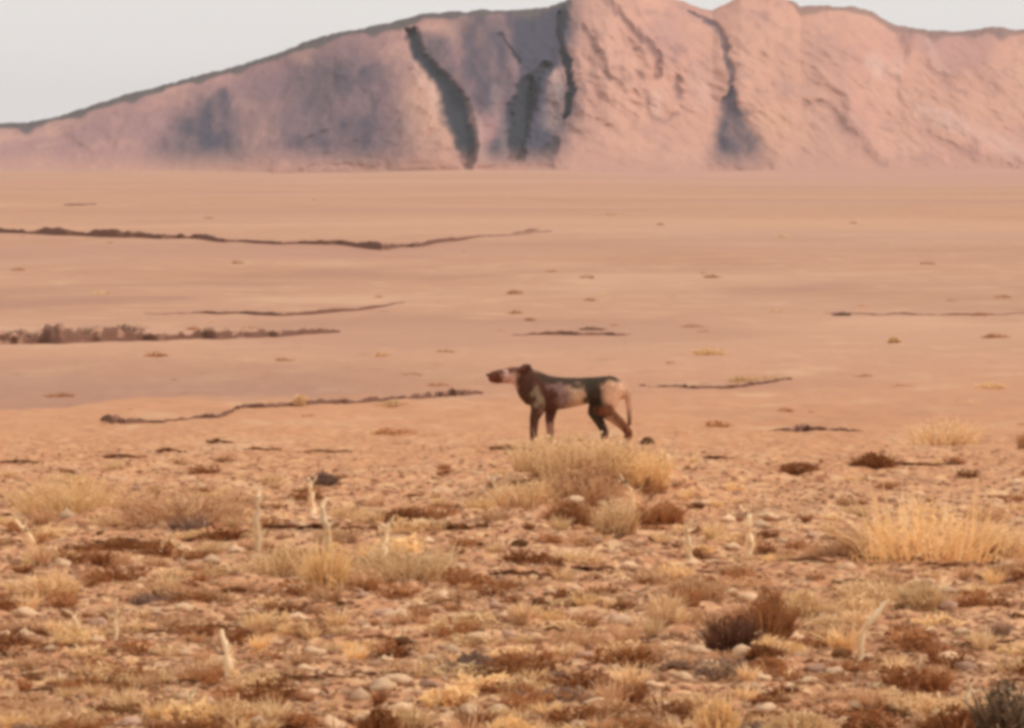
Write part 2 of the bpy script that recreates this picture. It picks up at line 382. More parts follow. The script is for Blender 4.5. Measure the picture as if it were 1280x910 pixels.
    c = mixc(t, maprange(t, sep.outputs[2], 14, 0, 0, .8), c, (.49, .265, .20))
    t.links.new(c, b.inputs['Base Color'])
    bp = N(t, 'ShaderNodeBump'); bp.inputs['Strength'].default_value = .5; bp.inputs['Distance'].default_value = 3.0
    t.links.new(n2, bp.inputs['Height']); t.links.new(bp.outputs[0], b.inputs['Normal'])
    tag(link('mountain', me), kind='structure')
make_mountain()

# ------------------------------------------------------------------ thin dusty air
def make_haze():
    bm = bmesh.new(); bmesh.ops.create_cube(bm, size=1)
    me = bpy.data.meshes.new('haze'); bm.to_mesh(me); bm.free()
    m = bpy.data.materials.new('haze'); m.use_nodes = True; t = m.node_tree; t.nodes.clear()
    o = N(t, 'ShaderNodeOutputMaterial'); v = N(t, 'ShaderNodeVolumePrincipled')
    v.inputs['Color'].default_value = (.93, .88, .90, 1); v.inputs['Density'].default_value = HAZE; v.inputs['Anisotropy'].default_value = .1
    t.links.new(v.outputs[0], o.inputs['Volume']); me.materials.append(m)
    ob = link('haze', me, loc=(0, 6000, 65)); ob.scale = (80000, 12600, 170)
    tag(ob, 'thin pinkish dust haze hanging in the air over the desert plain', 'haze', kind='stuff')
HAZE = 0.00004
make_haze()

# ------------------------------------------------------------------ earth banks of the dry washes on the plain
def bank(pts, name='earth_bank', mat=None):
    """pts: (px, py of the foot, height px). A low cut bank, steep towards the camera, melting into the plain behind."""
    px = np.array([p[0] for p in pts], float); py = np.array([p[1] for p in pts], float); hp = np.array([p[2] for p in pts], float)
    n = int((px[-1]-px[0])/2.0); s = np.linspace(px[0], px[-1], n)
    ker = np.hanning(17); ker /= ker.sum()
    def smo(v): return np.convolve(np.pad(v, 8, mode='edge'), ker, 'valid')
    fy = smo(np.interp(s, px, py))+1.2*vn(s*.04, s*0, 3); fh = np.interp(s, px, hp)*1.1*np.clip(.9+.4*vn(s*.03, s*0, 7)+.2*vn(s*.11, s*0, 9)+.12*vn(s*.4, s*0, 19), .4, 1.4)
    D = FPX*CAM_H/(fy-HZ)
    for _ in range(6): X = (s-640)*D/FPX; D = .5*D+.5*FPX*(CAM_H-height(X, D))/(fy-HZ)
    X = (s-640)*D/FPX; base = height(X, D)
    mpp = D/FPX
    H = fh*mpp
    prof = [(-.25, -.05), (0, .0), (.35, .30), (.55, .70), (.95, 1.0), (1.2, .95), (4, .6), (9, .2), (16, -.25)]
    rows = []
    for k, (dy, dz) in enumerate(prof):
        j = .2*vn(s*.12, s*0+k*3, 15)*H*(1 if 0 < k < 6 else 0)
        rows.append(np.stack([X, D+dy*H+j, height(X, D+dy*H)*0+base+dz*H+(.0 if dz > 0 else -.03)], -1))
    V = np.array(rows); nr, nc = V.shape[:2]
    i = (np.arange(nr-1)[:, None]*nc+np.arange(nc-1)[None]).ravel()
    F = np.stack([i, i+1, i+nc+1, i+nc], 1)
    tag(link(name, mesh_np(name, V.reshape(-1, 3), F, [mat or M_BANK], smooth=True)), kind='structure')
def bank_material():
    m = bpy.data.materials.new('bank_earth'); t, b = nodes(m)
    g = N(t, 'ShaderNodeNewGeometry'); n = noise(t, g.outputs['Position'], .8, 5, .65)
    c = ramp(t, [(.3, (.30, .145, .09)), (.5, (.43, .235, .15)), (.7, (.50, .30, .20))], n)
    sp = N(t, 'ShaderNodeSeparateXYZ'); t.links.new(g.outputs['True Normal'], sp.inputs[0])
    # the shade on the steep cut face is painted into its colour
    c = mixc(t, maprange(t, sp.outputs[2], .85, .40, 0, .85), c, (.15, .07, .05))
    t.links.new(c, b.inputs['Base Color']); return m
M_BANK = bank_material()
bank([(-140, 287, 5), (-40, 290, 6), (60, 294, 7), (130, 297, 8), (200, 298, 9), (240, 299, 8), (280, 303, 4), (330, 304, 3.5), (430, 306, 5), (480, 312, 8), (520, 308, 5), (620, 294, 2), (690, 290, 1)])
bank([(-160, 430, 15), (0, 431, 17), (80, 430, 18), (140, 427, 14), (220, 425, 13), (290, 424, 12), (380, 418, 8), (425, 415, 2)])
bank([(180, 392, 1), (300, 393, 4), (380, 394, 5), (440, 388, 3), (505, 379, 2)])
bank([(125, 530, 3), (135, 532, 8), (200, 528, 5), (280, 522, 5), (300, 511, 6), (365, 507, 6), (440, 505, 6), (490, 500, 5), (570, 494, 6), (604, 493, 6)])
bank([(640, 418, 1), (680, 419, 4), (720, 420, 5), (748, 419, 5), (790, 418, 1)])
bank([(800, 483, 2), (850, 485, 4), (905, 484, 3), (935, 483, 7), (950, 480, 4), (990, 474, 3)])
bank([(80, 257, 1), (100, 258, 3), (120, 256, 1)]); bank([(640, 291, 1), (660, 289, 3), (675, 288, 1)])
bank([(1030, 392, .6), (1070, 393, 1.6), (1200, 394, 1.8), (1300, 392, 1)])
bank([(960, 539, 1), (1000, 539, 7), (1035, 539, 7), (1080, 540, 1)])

# ------------------------------------------------------------------ plant meshes
def blades(n, rad, h, wd, lean, rg, base_r=.35, seg=3, droop=.35, hvar=.5):
    """grass or twig blades rising from a clump"""
    a = rg.uniform(0, 2*math.pi, n); r0 = rad*base_r*np.sqrt(rg.uniform(0, 1, n))
    bx, by = r0*np.cos(a), r0*np.sin(a)
    da = a+rg.normal(0, .6, n); ln = lean*rg.uniform(.2, 1, n); hh = h*(1-hvar*rg.uniform(0, 1, n))
    ox, oy = -np.sin(da), np.cos(da)
    tw = rg.uniform(0, math.pi, n); ox, oy = np.cos(tw), np.sin(tw)
    V = []; F = []
    for k in range(seg+1):
        t = k/seg
        cx = bx+np.cos(da)*ln*rad*t**1.5; cy = by+np.sin(da)*ln*rad*t**1.5; cz = hh*(t-droop*t*t*ln)
        ww = wd*(1-t*.85)*.5
        V.append(np.stack([cx-ox*ww, cy-oy*ww, cz], -1)); V.append(np.stack([cx+ox*ww, cy+oy*ww, cz], -1))
    V = np.stack(V, 1).reshape(-1, 3); st = 2*(seg+1)
    b0 = np.arange(n)*st
    for k in range(seg):
        F.append(np.stack([b0+2*k, b0+2*k+1, b0+2*k+3, b0+2*k+2], -1))
    return V, np.concatenate(F, 0)
def leaves(n, rx, rz, size, rg, shell=.55, lump=5):
    """small leaf-like quads in a lumpy dome"""
    c = rg.normal(0, 1, (lump, 3)); c /= np.linalg.norm(c, axis=1)[:, None]; c[:, 2] = np.abs(c[:, 2]); c *= .62
    k = rg.integers(0, lump, n)
    d = rg.normal(0, 1, (n, 3)); d /= np.linalg.norm(d, axis=1)[:, None]
    p = c[k]+d*(rg.uniform(shell, 1, n)**.6*.45)[:, None]
    p[:, 2] = np.abs(p[:, 2])
    p = p*np.array([rx, rx, rz])
    u = rg.normal(0, 1, (n, 3)); u /= np.linalg.norm(u, axis=1)[:, None]
    v = np.cross(u, rg.normal(0, 1, (n, 3))); v /= np.linalg.norm(v, axis=1)[:, None]
    s = size*rg.uniform(.5, 1.3, n)[:, None]
    V = np.stack([p-u*s-v*s*.35, p+u*s-v*s*.15, p+u*s+v*s*.15, p-u*s+v*s*.35], 1).reshape(-1, 3)
    V[:, 2] = np.maximum(V[:, 2], .002)
    b = np.arange(n)*4
    return V, np.stack([b, b+1, b+2, b+3], -1)
def join(*vf):
    Vs, Fs, o = [], [], 0
    for V, F in vf: Vs.append(V); Fs.append(F+o); o += len(V)
    return np.concatenate(Vs), np.concatenate(Fs)
def tube(pts, radii, ns=6):
    pts = [Vector(p) for p in pts]; V = []; F = []
    for i, p in enumerate(pts):
        d = (pts[min(i+1, len(pts)-1)]-pts[max(i-1, 0)]).normalized()
        a = d.orthogonal().normalized(); b = d.cross(a)
        for k in range(ns):
            an = 2*math.pi*k/ns; V.append(p+(a*math.cos(an)+b*math.sin(an))*radii[i])
    for i in range(len(pts)-1):
        for k in range(ns):
            F.append((i*ns+k, i*ns+(k+1) % ns, (i+1)*ns+(k+1) % ns, (i+1)*ns+k))
    n0 = len(V); V.append(pts[0]); V.append(pts[-1])
    for k in range(ns):
        F.append((n0, (k+1) % ns, k, n0) if False else (k, n0, n0, (k+1) % ns))
    F = [f for f in F if len(set(f)) == 4]
    return np.array([tuple(v) for v in V]), np.array(F)

# ------------------------------------------------------------------ big shrubs: crown of leaves/blades + stems, each a thing
def shrub(px, py, wpx, hpx, kind, label, cat='shrub', group=None, spikes=0, seed=0, dens=1.0, name='dry_shrub'):
    rg = np.random.default_rng(seed+int(px)*3+int(py))
    p = P(px, py); s = p.y/FPX; rx = wpx*s/2; rz = hpx*s
    lm, sm = {'yellow': (M_YELLOW, M_TAN), 'straw': (M_STRAW, M_TAN), 'tan': (M_TAN, M_BROWN), 'brown': (M_BROWN, M_BROWN), 'rust': (M_RUST, M_BROWN),
              'grey': (M_GREY, M_DARK), 'dark': (M_DARK, M_DARK), 'green': (M_GREEN, M_DARK)}[kind]
    e = link(name, None, loc=p-Vector((0, 0, .015)), rz=0)
    n = int(1100*dens)
    lf = leaves(n, rx*1.05, rz*.85, .017, rg, lump=11)
    bl = blades(int(200*dens), rx, rz*.95, .014, 1.0, rg, .85, 3, .35)
    parts = [lf, bl]
    if spikes: parts.append(blades(spikes, rx, rz*1.15, .02, .25, rg, .8, 3, .05))
    V, F = join(*parts)
    link('foliage', mesh_np('foliage', V, F, [lm]), e)
    st = blades(int(70*dens), rx, rz*.7, .012, 1.2, rg, .4, 3, .2)
    # loose dead litter and low brown twigs gathered under the crown
    lt = leaves(int(140*dens), rx*1.1, .03, .016, rg, lump=12)
    V, F = join(st, lt)
    link('stem', mesh_np('stem', V, F, [sm]), e)
    tag(e, label, cat, group); return e
B = 'large shrubs of the near ground'
SHRUBS = [
 (84, 640, 150, 58, 'yellow', 'broad pale yellow shrub on the sand hummock near the left edge', 0),
 (232, 650, 170, 60, 'tan', 'wide tan shrub mound just right of the pale yellow hummock shrub', 0),
 (410, 738, 60, 74, 'yellow', 'bright straw yellow upright clump below the two tall pale stalks', 30),
 (510, 724, 130, 64, 'straw', 'low wide straw coloured shrub right of the bright yellow upright clump', 6),
 (350, 722, 100, 52, 'straw', 'low pale straw shrub left of the bright yellow upright clump', 4),
 (1165, 700, 200, 92, 'yellow', 'largest golden dry shrub with upright pale spikes on the right side', 26),
 (1085, 690, 80, 46, 'tan', 'tan shrub leaning against the left end of the golden spiked shrub', 0),
 (1245, 700, 80, 58, 'straw', 'straw coloured shrub at the right end of the golden spiked shrub', 6),
 (730, 622, 110, 46, 'tan', 'pale tan low shrub on the mound directly below the standing dog', 0),
 (684, 588, 96, 56, 'straw', 'pale straw shrub at the front feet of the dog', 4),
 (762, 592, 104, 62, 'straw', 'pale straw shrub under the hind legs of the dog', 4),
 (803, 606, 74, 58, 'yellow', 'pale golden shrub on the mound just behind and below the dog', 4),
 (655, 632, 90, 44, 'straw', 'pale cream shrub at the left end of the mound below the dog', 8),
 (722, 600, 110, 74, 'straw', 'pale straw shrub in front of the feet of the dog, hiding its paws', 6),
 (752, 608, 90, 58, 'tan', 'pale tan shrub in front of the hind feet of the dog', 3),
 (822, 655, 64, 40, 'rust', 'rust brown round shrub at the right foot of the mound below the dog', 0),
 (715, 655, 60, 40, 'rust', 'small rust brown shrub in the middle of the mound below the dog', 0),
 (770, 668, 60, 56, 'straw', 'small pale round shrub between the two rust brown shrubs of the mound', 6),
 (914, 812, 70, 62, 'dark', 'dark purplish brown dense shrub with a black hollow underneath, lower right', 0),
 (955, 800, 84, 76, 'rust', 'rust orange shrub growing against the right side of the dark hollow shrub', 0),
 (956, 824, 46, 24, 'brown', 'small round dark brown clump right of the dark hollow shrub', 0),
 (585, 850, 80, 40, 'grey', 'dark grey twiggy shrub in the lower middle beside the long dark branch', 0),
 (1258, 925, 80, 84, 'green', 'dark grey green bush cut by the bottom right corner', 14),
 (1195, 915, 90, 40, 'brown', 'reddish brown low shrub at the bottom edge left of the grey green bush', 0),
 (474, 925, 50, 48, 'brown', 'dark red brown tuft cut by the bottom edge', 6),
 (405, 608, 34, 24, 'grey', 'small grey brown bush beside the tallest pale stalk', 0),
 (510, 655, 60, 28, 'brown', 'dark brown low bush left of the thick fallen branch', 0),
 (152, 690, 80, 22, 'brown', 'dark brown low mat shrub under the tan shrub mound on the left', 0),
 (62, 745, 70, 40, 'straw', 'straw shrub with upright tips at the left edge halfway down the scrub', 8),
 (205, 748, 90, 28, 'tan', 'low tan shrub above the dark stroke of brush on the left', 0),
 (1092, 586, 60, 26, 'brown', 'dark brown low bush at the left end of the long thin branch, right side', 0),
 (1000, 592, 50, 18, 'brown', 'flat dark brown bush left of the bush with the long thin branch', 0),
 (1150, 760, 70, 44, 'straw', 'pale cream shrub ringed with brown twigs below the golden spiked shrub', 6),
 (1090, 760, 80, 50, 'straw', 'pale straw shrub leaning beside the forked pale stalk on the right', 8),
 (898, 925, 50, 60, 'yellow', 'yellow upright tuft cut by the bottom edge right of the middle', 22),
 (1000, 925, 80, 44, 'straw', 'straw tuft cut by the bottom edge below the dark hollow shrub', 12),
 (510, 915, 60, 36, 'straw', 'pale straw tuft at the bottom edge beside the dark red brown tuft', 10),
 (300, 905, 80, 40, 'straw', 'pale straw shrub near the bottom edge, left of centre', 8),
 (235, 905, 60, 34, 'tan', 'tan shrub near the bottom edge left of the pale straw shrub', 4),
 (640, 925, 60, 36, 'yellow', 'yellow straw tuft cut by the bottom edge at the middle', 12),
 (40, 900, 90, 34, 'tan', 'tan shrub in the bottom left corner', 4),
 (760, 900, 80, 34, 'tan', 'tan shrub near the bottom edge right of the middle', 4),
 (870, 750, 70, 40, 'tan', 'tan scrub clump above the left side of the dark hollow shrub', 2),
 (1000, 770, 60, 40, 'straw', 'pale straw clump right of the rust orange shrub', 6),
]
for px, py, wp, hp, kd, lb, sp in SHRUBS:
    shrub(px, py, wp, hp, kd, lb, group=B, spikes=sp, seed=5)
# row of low grey bushes on the wash bank at the left, and a few lone bushes out on the plain
PL = 'low bushes out on the plain'
for px, py, wp, hp, kd, lb in [
 (28, 421, 46, 14, 'grey', 'grey bush on the dark wash bank, first from the left edge'),
 (75, 420, 56, 18, 'grey', 'tallest grey bush in the row on the dark wash bank at the left'),
 (118, 417, 50, 17, 'grey', 'grey bush right of the tallest one on the dark wash bank'),
 (158, 415, 44, 14, 'grey', 'low grey bush at the right end of the row on the dark wash bank'),
 (885, 443, 44, 14, 'straw', 'pale straw bush alone on the plain above and right of the dog'),
 (930, 476, 40, 9, 'straw', 'flat pale bush on the small dark bank right of the dog'),
 (740, 412, 34, 6, 'grey', 'thin grey bush on the short dark bank above the dog'),
 (1238, 484, 40, 10, 'straw', 'pale bush far right on the plain above the scrub edge'),
 (1118, 428, 16, 10, 'straw', 'tiny pale bush alone on the open plain at the right'),
 (1052, 394, 24, 8, 'grey', 'small dim bush far out on the plain at the right'),
 (375, 507, 16, 20, 'straw', 'small pale upright bush standing on the long low bank left of the dog'),
 (490, 506, 40, 8, 'straw', 'flat pale bush at the lip of the long low bank nearer the dog'),
 (1180, 556, 90, 46, 'straw', 'hazy pale straw bush behind the scrub edge above the golden spiked shrub'),
 (1290, 560, 40, 30, 'tan', 'tan bush at the right edge behind the scrub')]:
    shrub(px, py, wp, hp, kd, lb, group=PL, seed=9, dens=.6)

# small far bushes dotted over the open plain
PM = {}
def far_proto(i, m):
    rg = np.random.default_rng(300+i); return mesh_np('desert_bush', *join(leaves(160, .32, .20, .035, rg, lump=6), blades(40, .3, .2, .03, 1.0, rg, .7, 2, .3)), [m])
for k_, m_ in (('pale', M_STRAW), ('tan', M_TAN), ('brown', M_RUST)): PM[k_] = [far_proto(i, m_) for i in range(3)]
rf = random.Random(21)
for i in range(95):
    py = 228+320*rf.random()**.55; px = rf.uniform(-20, 1300)
    k_ = rf.choice(['pale', 'tan', 'brown', 'brown'])
    if 560 < px < 830 and py > 430: continue
    p = P_far(px, py); sz = rf.uniform(.18, .6)*(1 if p.y < 140 else 1.5)
    o = link('desert_bush', rf.choice(PM[k_]), loc=p-Vector((0, 0, .02)), rz=rf.uniform(0, 6.28), sc=(sz*rf.uniform(1, 1.8), sz, sz*rf.uniform(.5, .9)))
    tag(o, 'tiny %s bush dotting the open plain between scrub and mountain' % {'pale': 'pale', 'tan': 'tan', 'brown': 'rusty brown'}[k_], 'bush', 'tiny bushes dotted over the plain')

# ------------------------------------------------------------------ pale dead stalks
def stalk(pts, r, label, twig=2, name='dead_stalk'):
    rg = random.Random(int(pts[0][0]*7+pts[0][1]))
    p0 = P(*pts[0]); s = p0.y/FPX
    loc = [((a-pts[0][0])*s, rg.uniform(-.02, .02), (pts[0][1]-b)*s-(.02 if i == 0 else 0)) for i, (a, b) in enumerate(pts)]
    # resample with wobble
    L = []
    for a, b in zip(loc[:-1], loc[1:]):
        for k in range(4):
            t = k/4; L.append(tuple(a[i]*(1-t)+b[i]*t+rg.uniform(-.011, .011) for i in range(3)))
    L.append(loc[-1]); n = len(L)
    geo = [tube(L, [r*s*.95*(1-.45*i/(n-1))*rg.uniform(.7, 1.35) for i in range(n)])]
    o = link(name, mesh_np(name, *geo[0], [M_STALK], smooth=True), loc=p0)
    for k in range(twig+3):
        q = L[int(n*rg.uniform(.25, .95))]; dx = rg.uniform(-1, 1)*14*s; dz = rg.uniform(.3, 1)*14*s
        link('twig', mesh_np('twig', *tube([q, (q[0]+dx*.6, q[1]+.01, q[2]+dz*.4), (q[0]+dx, q[1], q[2]+dz)], [r*s*.5, r*s*.4, r*s*.2]), [M_STALK], smooth=True), o)
    g2 = np.random.default_rng(int(pts[0][0])); hgt = (pts[0][1]-pts[-1][1])*s
    lv = leaves(70, .05, hgt*.9, .014, g2, .3, 7); lv = (lv[0]+np.array([0, 0, hgt*.1])+np.array([1, 0, 0])*np.interp(lv[0][:, 2], [q[2] for q in L], [q[0] for q in L])[:, None], lv[1])
    link('dead_leaves', mesh_np('dead_leaves', *lv, [M_STRAW]), o)
    return tag(o, label, 'dead stalk', 'pale dead stalks standing in the scrub')
stalk([(322, 690), (321, 655), (322, 622)], 5, 'thick short pale stalk with a knobbed top, left of the tall bright stalk')
stalk([(413, 700), (409, 665), (402, 636)], 5.5, 'tall bright pale stalk leaning left above the yellow upright clump', 3)
stalk([(391, 642), (390, 620), (388, 602)], 4.5, 'slim pale stalk standing behind the tall bright stalk')
stalk([(482, 700), (482, 676), (485, 656)], 5, 'pale stalk rising from the straw shrub right of the yellow clump')
stalk([(938, 694), (937, 665), (936, 645), (925, 632)], 5, 'forked pale stalk alone right of the mound below the dog', 3)
stalk([(1072, 826), (1085, 785), (1108, 752)], 5.2, 'tall pale forked stalk leaning right below the golden spiked shrub', 3)
stalk([(288, 858), (284, 825), (276, 788)], 6, 'tall pale stalk leaning left in the lower left scrub', 2)
stalk([(96, 805), (93, 785), (90, 770)], 4, 'short pale stalk near the left edge')
stalk([(143, 800), (143, 775), (146, 750)], 3.5, 'thin pale stalk right of the short stalk near the left edge', 1)
stalk([(44, 690), (34, 668), (18, 650)], 4, 'leaning pale stalk at the left edge under the yellow hummock shrub')
stalk([(864, 700), (862, 680), (858, 660)], 4, 'small pale stalk at the right foot of the mound below the dog', 2)
stalk([(792, 640), (790, 622), (786, 606)], 3.5, 'short pale stalk on the mound behind the dog', 1)
stalk([(836, 590), (838, 578), (832, 566)], 3, 'thin pale stalk just right of the round dark stone by the dog', 1)
stalk([(625, 632), (622, 610), (614, 596)], 4, 'pale stalk at the left end of the mound below the dog', 2)
stalk([(230, 905), (236, 880), (246, 860)], 4.5, 'pale stalk leaning right near the bottom edge, left side', 2)
stalk([(1210, 905), (1212, 870), (1216, 850)], 5, 'pale stalk beside the dark grey green bush in the corner', 1)
stalk([(1258, 908), (1262, 880), (1262, 862)], 5, 'pale upright stalk inside the dark grey green corner bush', 1)

# ------------------------------------------------------------------ fallen branches and brush, partly dark stand-ins for shaded undercuts
def branch(x0, x1, y, th, label=None, y1=None, mat=None):
    rg = random.Random(int(x0*3+y*5)); y1 = y if y1 is None else y1
    pc = P((x0+x1)/2, (y+y1)/2+th*.3); n = max(5, int((x1-x0)/9)); L = []; rad = []
    for i in range(n+1):
        t = i/n; q = P(x0+(x1-x0)*t, y+(y1-y)*t+th*.3); s = q.y/FPX
        rr = th*s*.36*(.55+.6*math.sin(math.pi*min(1, t*1.25+.08)))*rg.uniform(.8, 1.25)
        L.append((q.x-pc.x, q.y-pc.y+rg.uniform(-.015, .015), q.z-pc.z+rr*.8+rg.uniform(0, .012))); rad.append(max(rr, .004))
    geo = [tube(L, rad, 7)]
    o = link('fallen_branch_or_shade', mesh_np('fallen_branch_or_shade', *geo[0], [M_WOOD], smooth=True), loc=pc)
    s = pc.y/FPX; tw = []
    for k in range(max(4, int((x1-x0)/7))):
        i = rg.randrange(0, n+1); q = L[i]; dx = rg.uniform(-1, 1)*th*1.5*s; dz = rg.uniform(-.2, .8)*th*.8*s; dy = rg.uniform(-1, 1)*th*s*1.6
        tw.append(tube([q, (q[0]+dx*.6, q[1]+dy*.6, q[2]+dz*.7), (q[0]+dx, q[1]+dy, max(q[2]+dz, 0))], [rad[i]*.45, rad[i]*.3, rad[i]*.12], 4))
    # dry brown litter caught along the branch
    g2 = np.random.default_rng(int(x0+y)); lw = (x1-x0)*s/2
    V, F = leaves(int(26+(x1-x0)*1.2), 1, 1, .012, g2, .2, 14)
    V = V*np.array([lw*.95, .05, th*s*.75])
    V[:, 2] += np.interp(V[:, 0], [a[0] for a in L], [a[2] for a in L])-.02
    V[:, 1] += np.interp(V[:, 0], [a[0] for a in L], [a[1] for a in L])
    link('dry_brush', mesh_np('dry_brush', *join(*tw, (V, F)), [M_BROWN]), o)
    return tag(o, label or 'dark weathered fallen branch, partly a stand-in for a shaded undercut, lying flat among the low scrub', 'fallen branch', 'dark fallen branches, partly stand-ins for shaded undercuts in the scrub')
BR = [
 (535, 608, 659, 13, 'thick dark fallen branch left of the mound below the dog'),
 (330, 480, 660, 8, 'long dark branch, partly a stand-in for a shaded undercut, behind the two tall pale stalks'),
 (228, 335, 676, 6, 'dark branch running from the tan shrub mound to the tall stalks', 664),
 (120, 205, 679, 10, 'dark branch under the tan shrub mound on the left'),
 (165, 250, 745, 10, 'thick short dark branch on the left, below the tan shrub mound'),
 (278, 332, 740, 9, 'short dark branch just right of the thick short one on the left'),
 (612, 702, 718, 7, 'dark branch in the middle below the mound under the dog'),
 (715, 770, 712, 8, 'short dark branch right of the middle one below the mound'),
 (300, 442, 849, 7, 'long straight dark branch right of the tall leaning stalk, lower left'),
 (200, 285, 855, 6, 'dark branch left of the tall leaning stalk, lower left'),
 (95, 175, 856, 6, 'thin dark branch in the lower left, left of two others in line'),
 (440, 585, 844, 5, 'long thin dark branch ending at the dark grey twiggy shrub'),
 (600, 665, 843, 5, 'short thin dark branch right of the dark grey twiggy shrub'),
 (795, 905, 838, 6, 'dark branch running to the left foot of the dark hollow shrub'),
 (895, 945, 828, 9, 'dark branch under the dark hollow shrub, sloping up to the right', 812),
 (990, 1045, 702, 7, 'dark branch right of the forked stalk, left of the golden spiked shrub'),
 (1065, 1198, 581, 6, 'long thin dark branch behind the golden spiked shrub'),
 (978, 1022, 583, 8, 'short dark branch left of the long thin one, right side'),
 (1060, 1150, 700, 6, 'dark branch under the left half of the golden spiked shrub'),
 (1150, 1275, 708, 6, 'dark branch under the right half of the golden spiked shrub'),
 (1190, 1290, 808, 6, 'long dark branch reaching the right edge, lower right', 800),
 (1228, 1290, 862, 8, 'dark branch sloping up to the right edge above the grey green bush', 848),
 (1100, 1142, 816, 9, 'short thick dark branch left of the one reaching the right edge'),
 (612, 670, 561, 7, 'dark branch on the ground under the front legs of the dog'),
 (195, 232, 564, 6, 'small dark branch at the far edge of the scrub, second from the left'),
 (258, 292, 553, 6, 'small dark branch farthest back at the edge of the scrub on the left'),
 (305, 352, 562, 5, 'small dark branch at the far edge of the scrub, third from the left'),
 (130, 182, 571, 6, 'small dark branch at the far edge of the scrub, behind the yellow hummock shrub'),
 (0, 48, 578, 5, 'small dark branch at the left edge behind the yellow hummock shrub'),
 (645, 745, 612, 7, 'crooked dark branch, partly a stand-in for a shaded undercut, across the mound below the dog', 616),
 (762, 836, 657, 6, 'dark branch sloping up to the rust shrub at the right foot of the mound', 650),
 (0, 60, 758, 5, 'dark branch at the left edge halfway down the scrub'),
 (1262, 1290, 772, 8, 'short dark branch at the right edge'),
 (245, 300, 786, 5, 'short dark branch at the top of the tall leaning stalk, lower left'),
 (540, 600, 748, 5, 'dark branch left of the middle, in the small stones'),
 (455, 505, 800, 6, 'short dark branch above the long thin one, left of the middle'),
 (640, 700, 605, 5, None), (680, 705, 790, 6, None), (1190, 1240, 742, 5, None), (1040, 1110, 728, 5, None), (880, 915, 573, 5, None), (380, 440, 565, 4, None),
 (720, 750, 630, 6, None), (870, 930, 716, 4, None), (800, 850, 728, 5, None), (150, 215, 790, 5, None), (330, 370, 772, 5, None), (30, 90, 866, 5, None),
 (520, 580, 880, 5, None), (680, 760, 880, 5, None), (1050, 1120, 890, 6, None), (340, 410, 895, 5, None), (780, 860, 800, 4, None), (1120, 1180, 850, 5, None)]
for b_ in BR:
    branch(*b_[:5], y1=b_[5] if len(b_) > 5 else None)

# ------------------------------------------------------------------ stones: single ones, copied with shared mesh data
def stone_mesh(seed, mat):
    bm = bmesh.new(); bmesh.ops.create_icosphere(bm, subdivisions=2, radius=1)
    for v in bm.verts:
        v.co *= 1+.6*mnoise.noise(v.co*1.1+Vector((seed*7.3, 0, 0)))+.3*mnoise.noise(v.co*2.6+Vector((0, seed*3.1, 0)))
        v.co.z *= .62
        v.co.x *= 1.15
    for f in bm.faces: f.smooth = True
    me = bpy.data.meshes.new('stone'); bm.to_mesh(me); bm.free(); me.materials.append(mat); return me
SP = {k: [stone_mesh(i+j*9, m) for i in range(4)] for j, (k, m) in enumerate((('pale', M_STONE_P), ('rust', M_STONE_R), ('grey', M_STONE_G), ('dark', M_STONE_D)))}
def put_stone(px, py, r, kind, label, group='loose stones lying on the near ground'):
    p = P(px, py); me = random.choice(SP[kind])
    o = link('stone', me, loc=p+Vector((0, 0, r*.28)), rz=random.uniform(0, 6.28), sc=(r*random.uniform(.85, 1.3), r*random.uniform(.8, 1.1), r*random.uniform(.75, 1.15)))
    return tag(o, label, 'stone', group)
put_stone(810, 555, .062, 'dark', 'round dark brown stone on the mound just behind the dog')
put_stone(826, 580, .048, 'rust', 'small brown stone right of the round dark one behind the dog')
STL = {'pale': 'small pale sandy stone lying among the scrub of the near ground', 'rust': 'small rust brown stone lying among the scrub of the near ground',
       'grey': 'small greyish stone lying among the scrub of the near ground', 'dark': 'small dark brown stone lying among the scrub of the near ground'}
def rand_spot(ymin=575, ymax=915, bias=1.0):
    return random.uniform(-20, 1300), ymin+(ymax-ymin)*random.uniform(0, 1)**bias
for i in range(285):
    px, py = rand_spot(600, 915, .75)
    k = random.choices(['pale', 'rust', 'grey', 'dark'], [9, 3, 3, 2])[0]
    put_stone(px, py, random.uniform(.022, .06)*(1.1 if k == 'pale' else .85), k, STL[k])

# ------------------------------------------------------------------ small repeated plants: low clumps and grass tufts
def small_proto(kind, i):
    rg = np.random.default_rng(100+i)
    if kind == 'tuft': vf = blades(90, .10, .15, .011, 1.0, rg, .4, 3, .4)
    elif kind == 'clump': vf = join(leaves(190, .13, .11, .018, rg, lump=6), blades(40, .12, .10, .013, 1.0, rg, .6, 3, .3))
    return vf
mats_s = {'straw': M_STRAW, 'yellow': M_YELLOW, 'tan': M_TAN, 'brown': M_BROWN, 'rust': M_RUST, 'grey': M_GREY}
PRO = {}
for c_, m_ in mats_s.items():
    for kd in ('tuft', 'clump'):
        PRO[kd, c_] = [mesh_np('grass_tuft' if kd == 'tuft' else 'low_scrub', *small_proto(kd, i), [m_]) for i in range(4)]
SL = {'tuft': 'small dry {} grass tuft standing in the near scrub', 'clump': 'small low {} scrub clump in the near ground'}
CN = {'straw': 'straw coloured', 'yellow': 'yellow', 'tan': 'tan', 'brown': 'dark brown', 'rust': 'rust brown', 'grey': 'grey brown'}
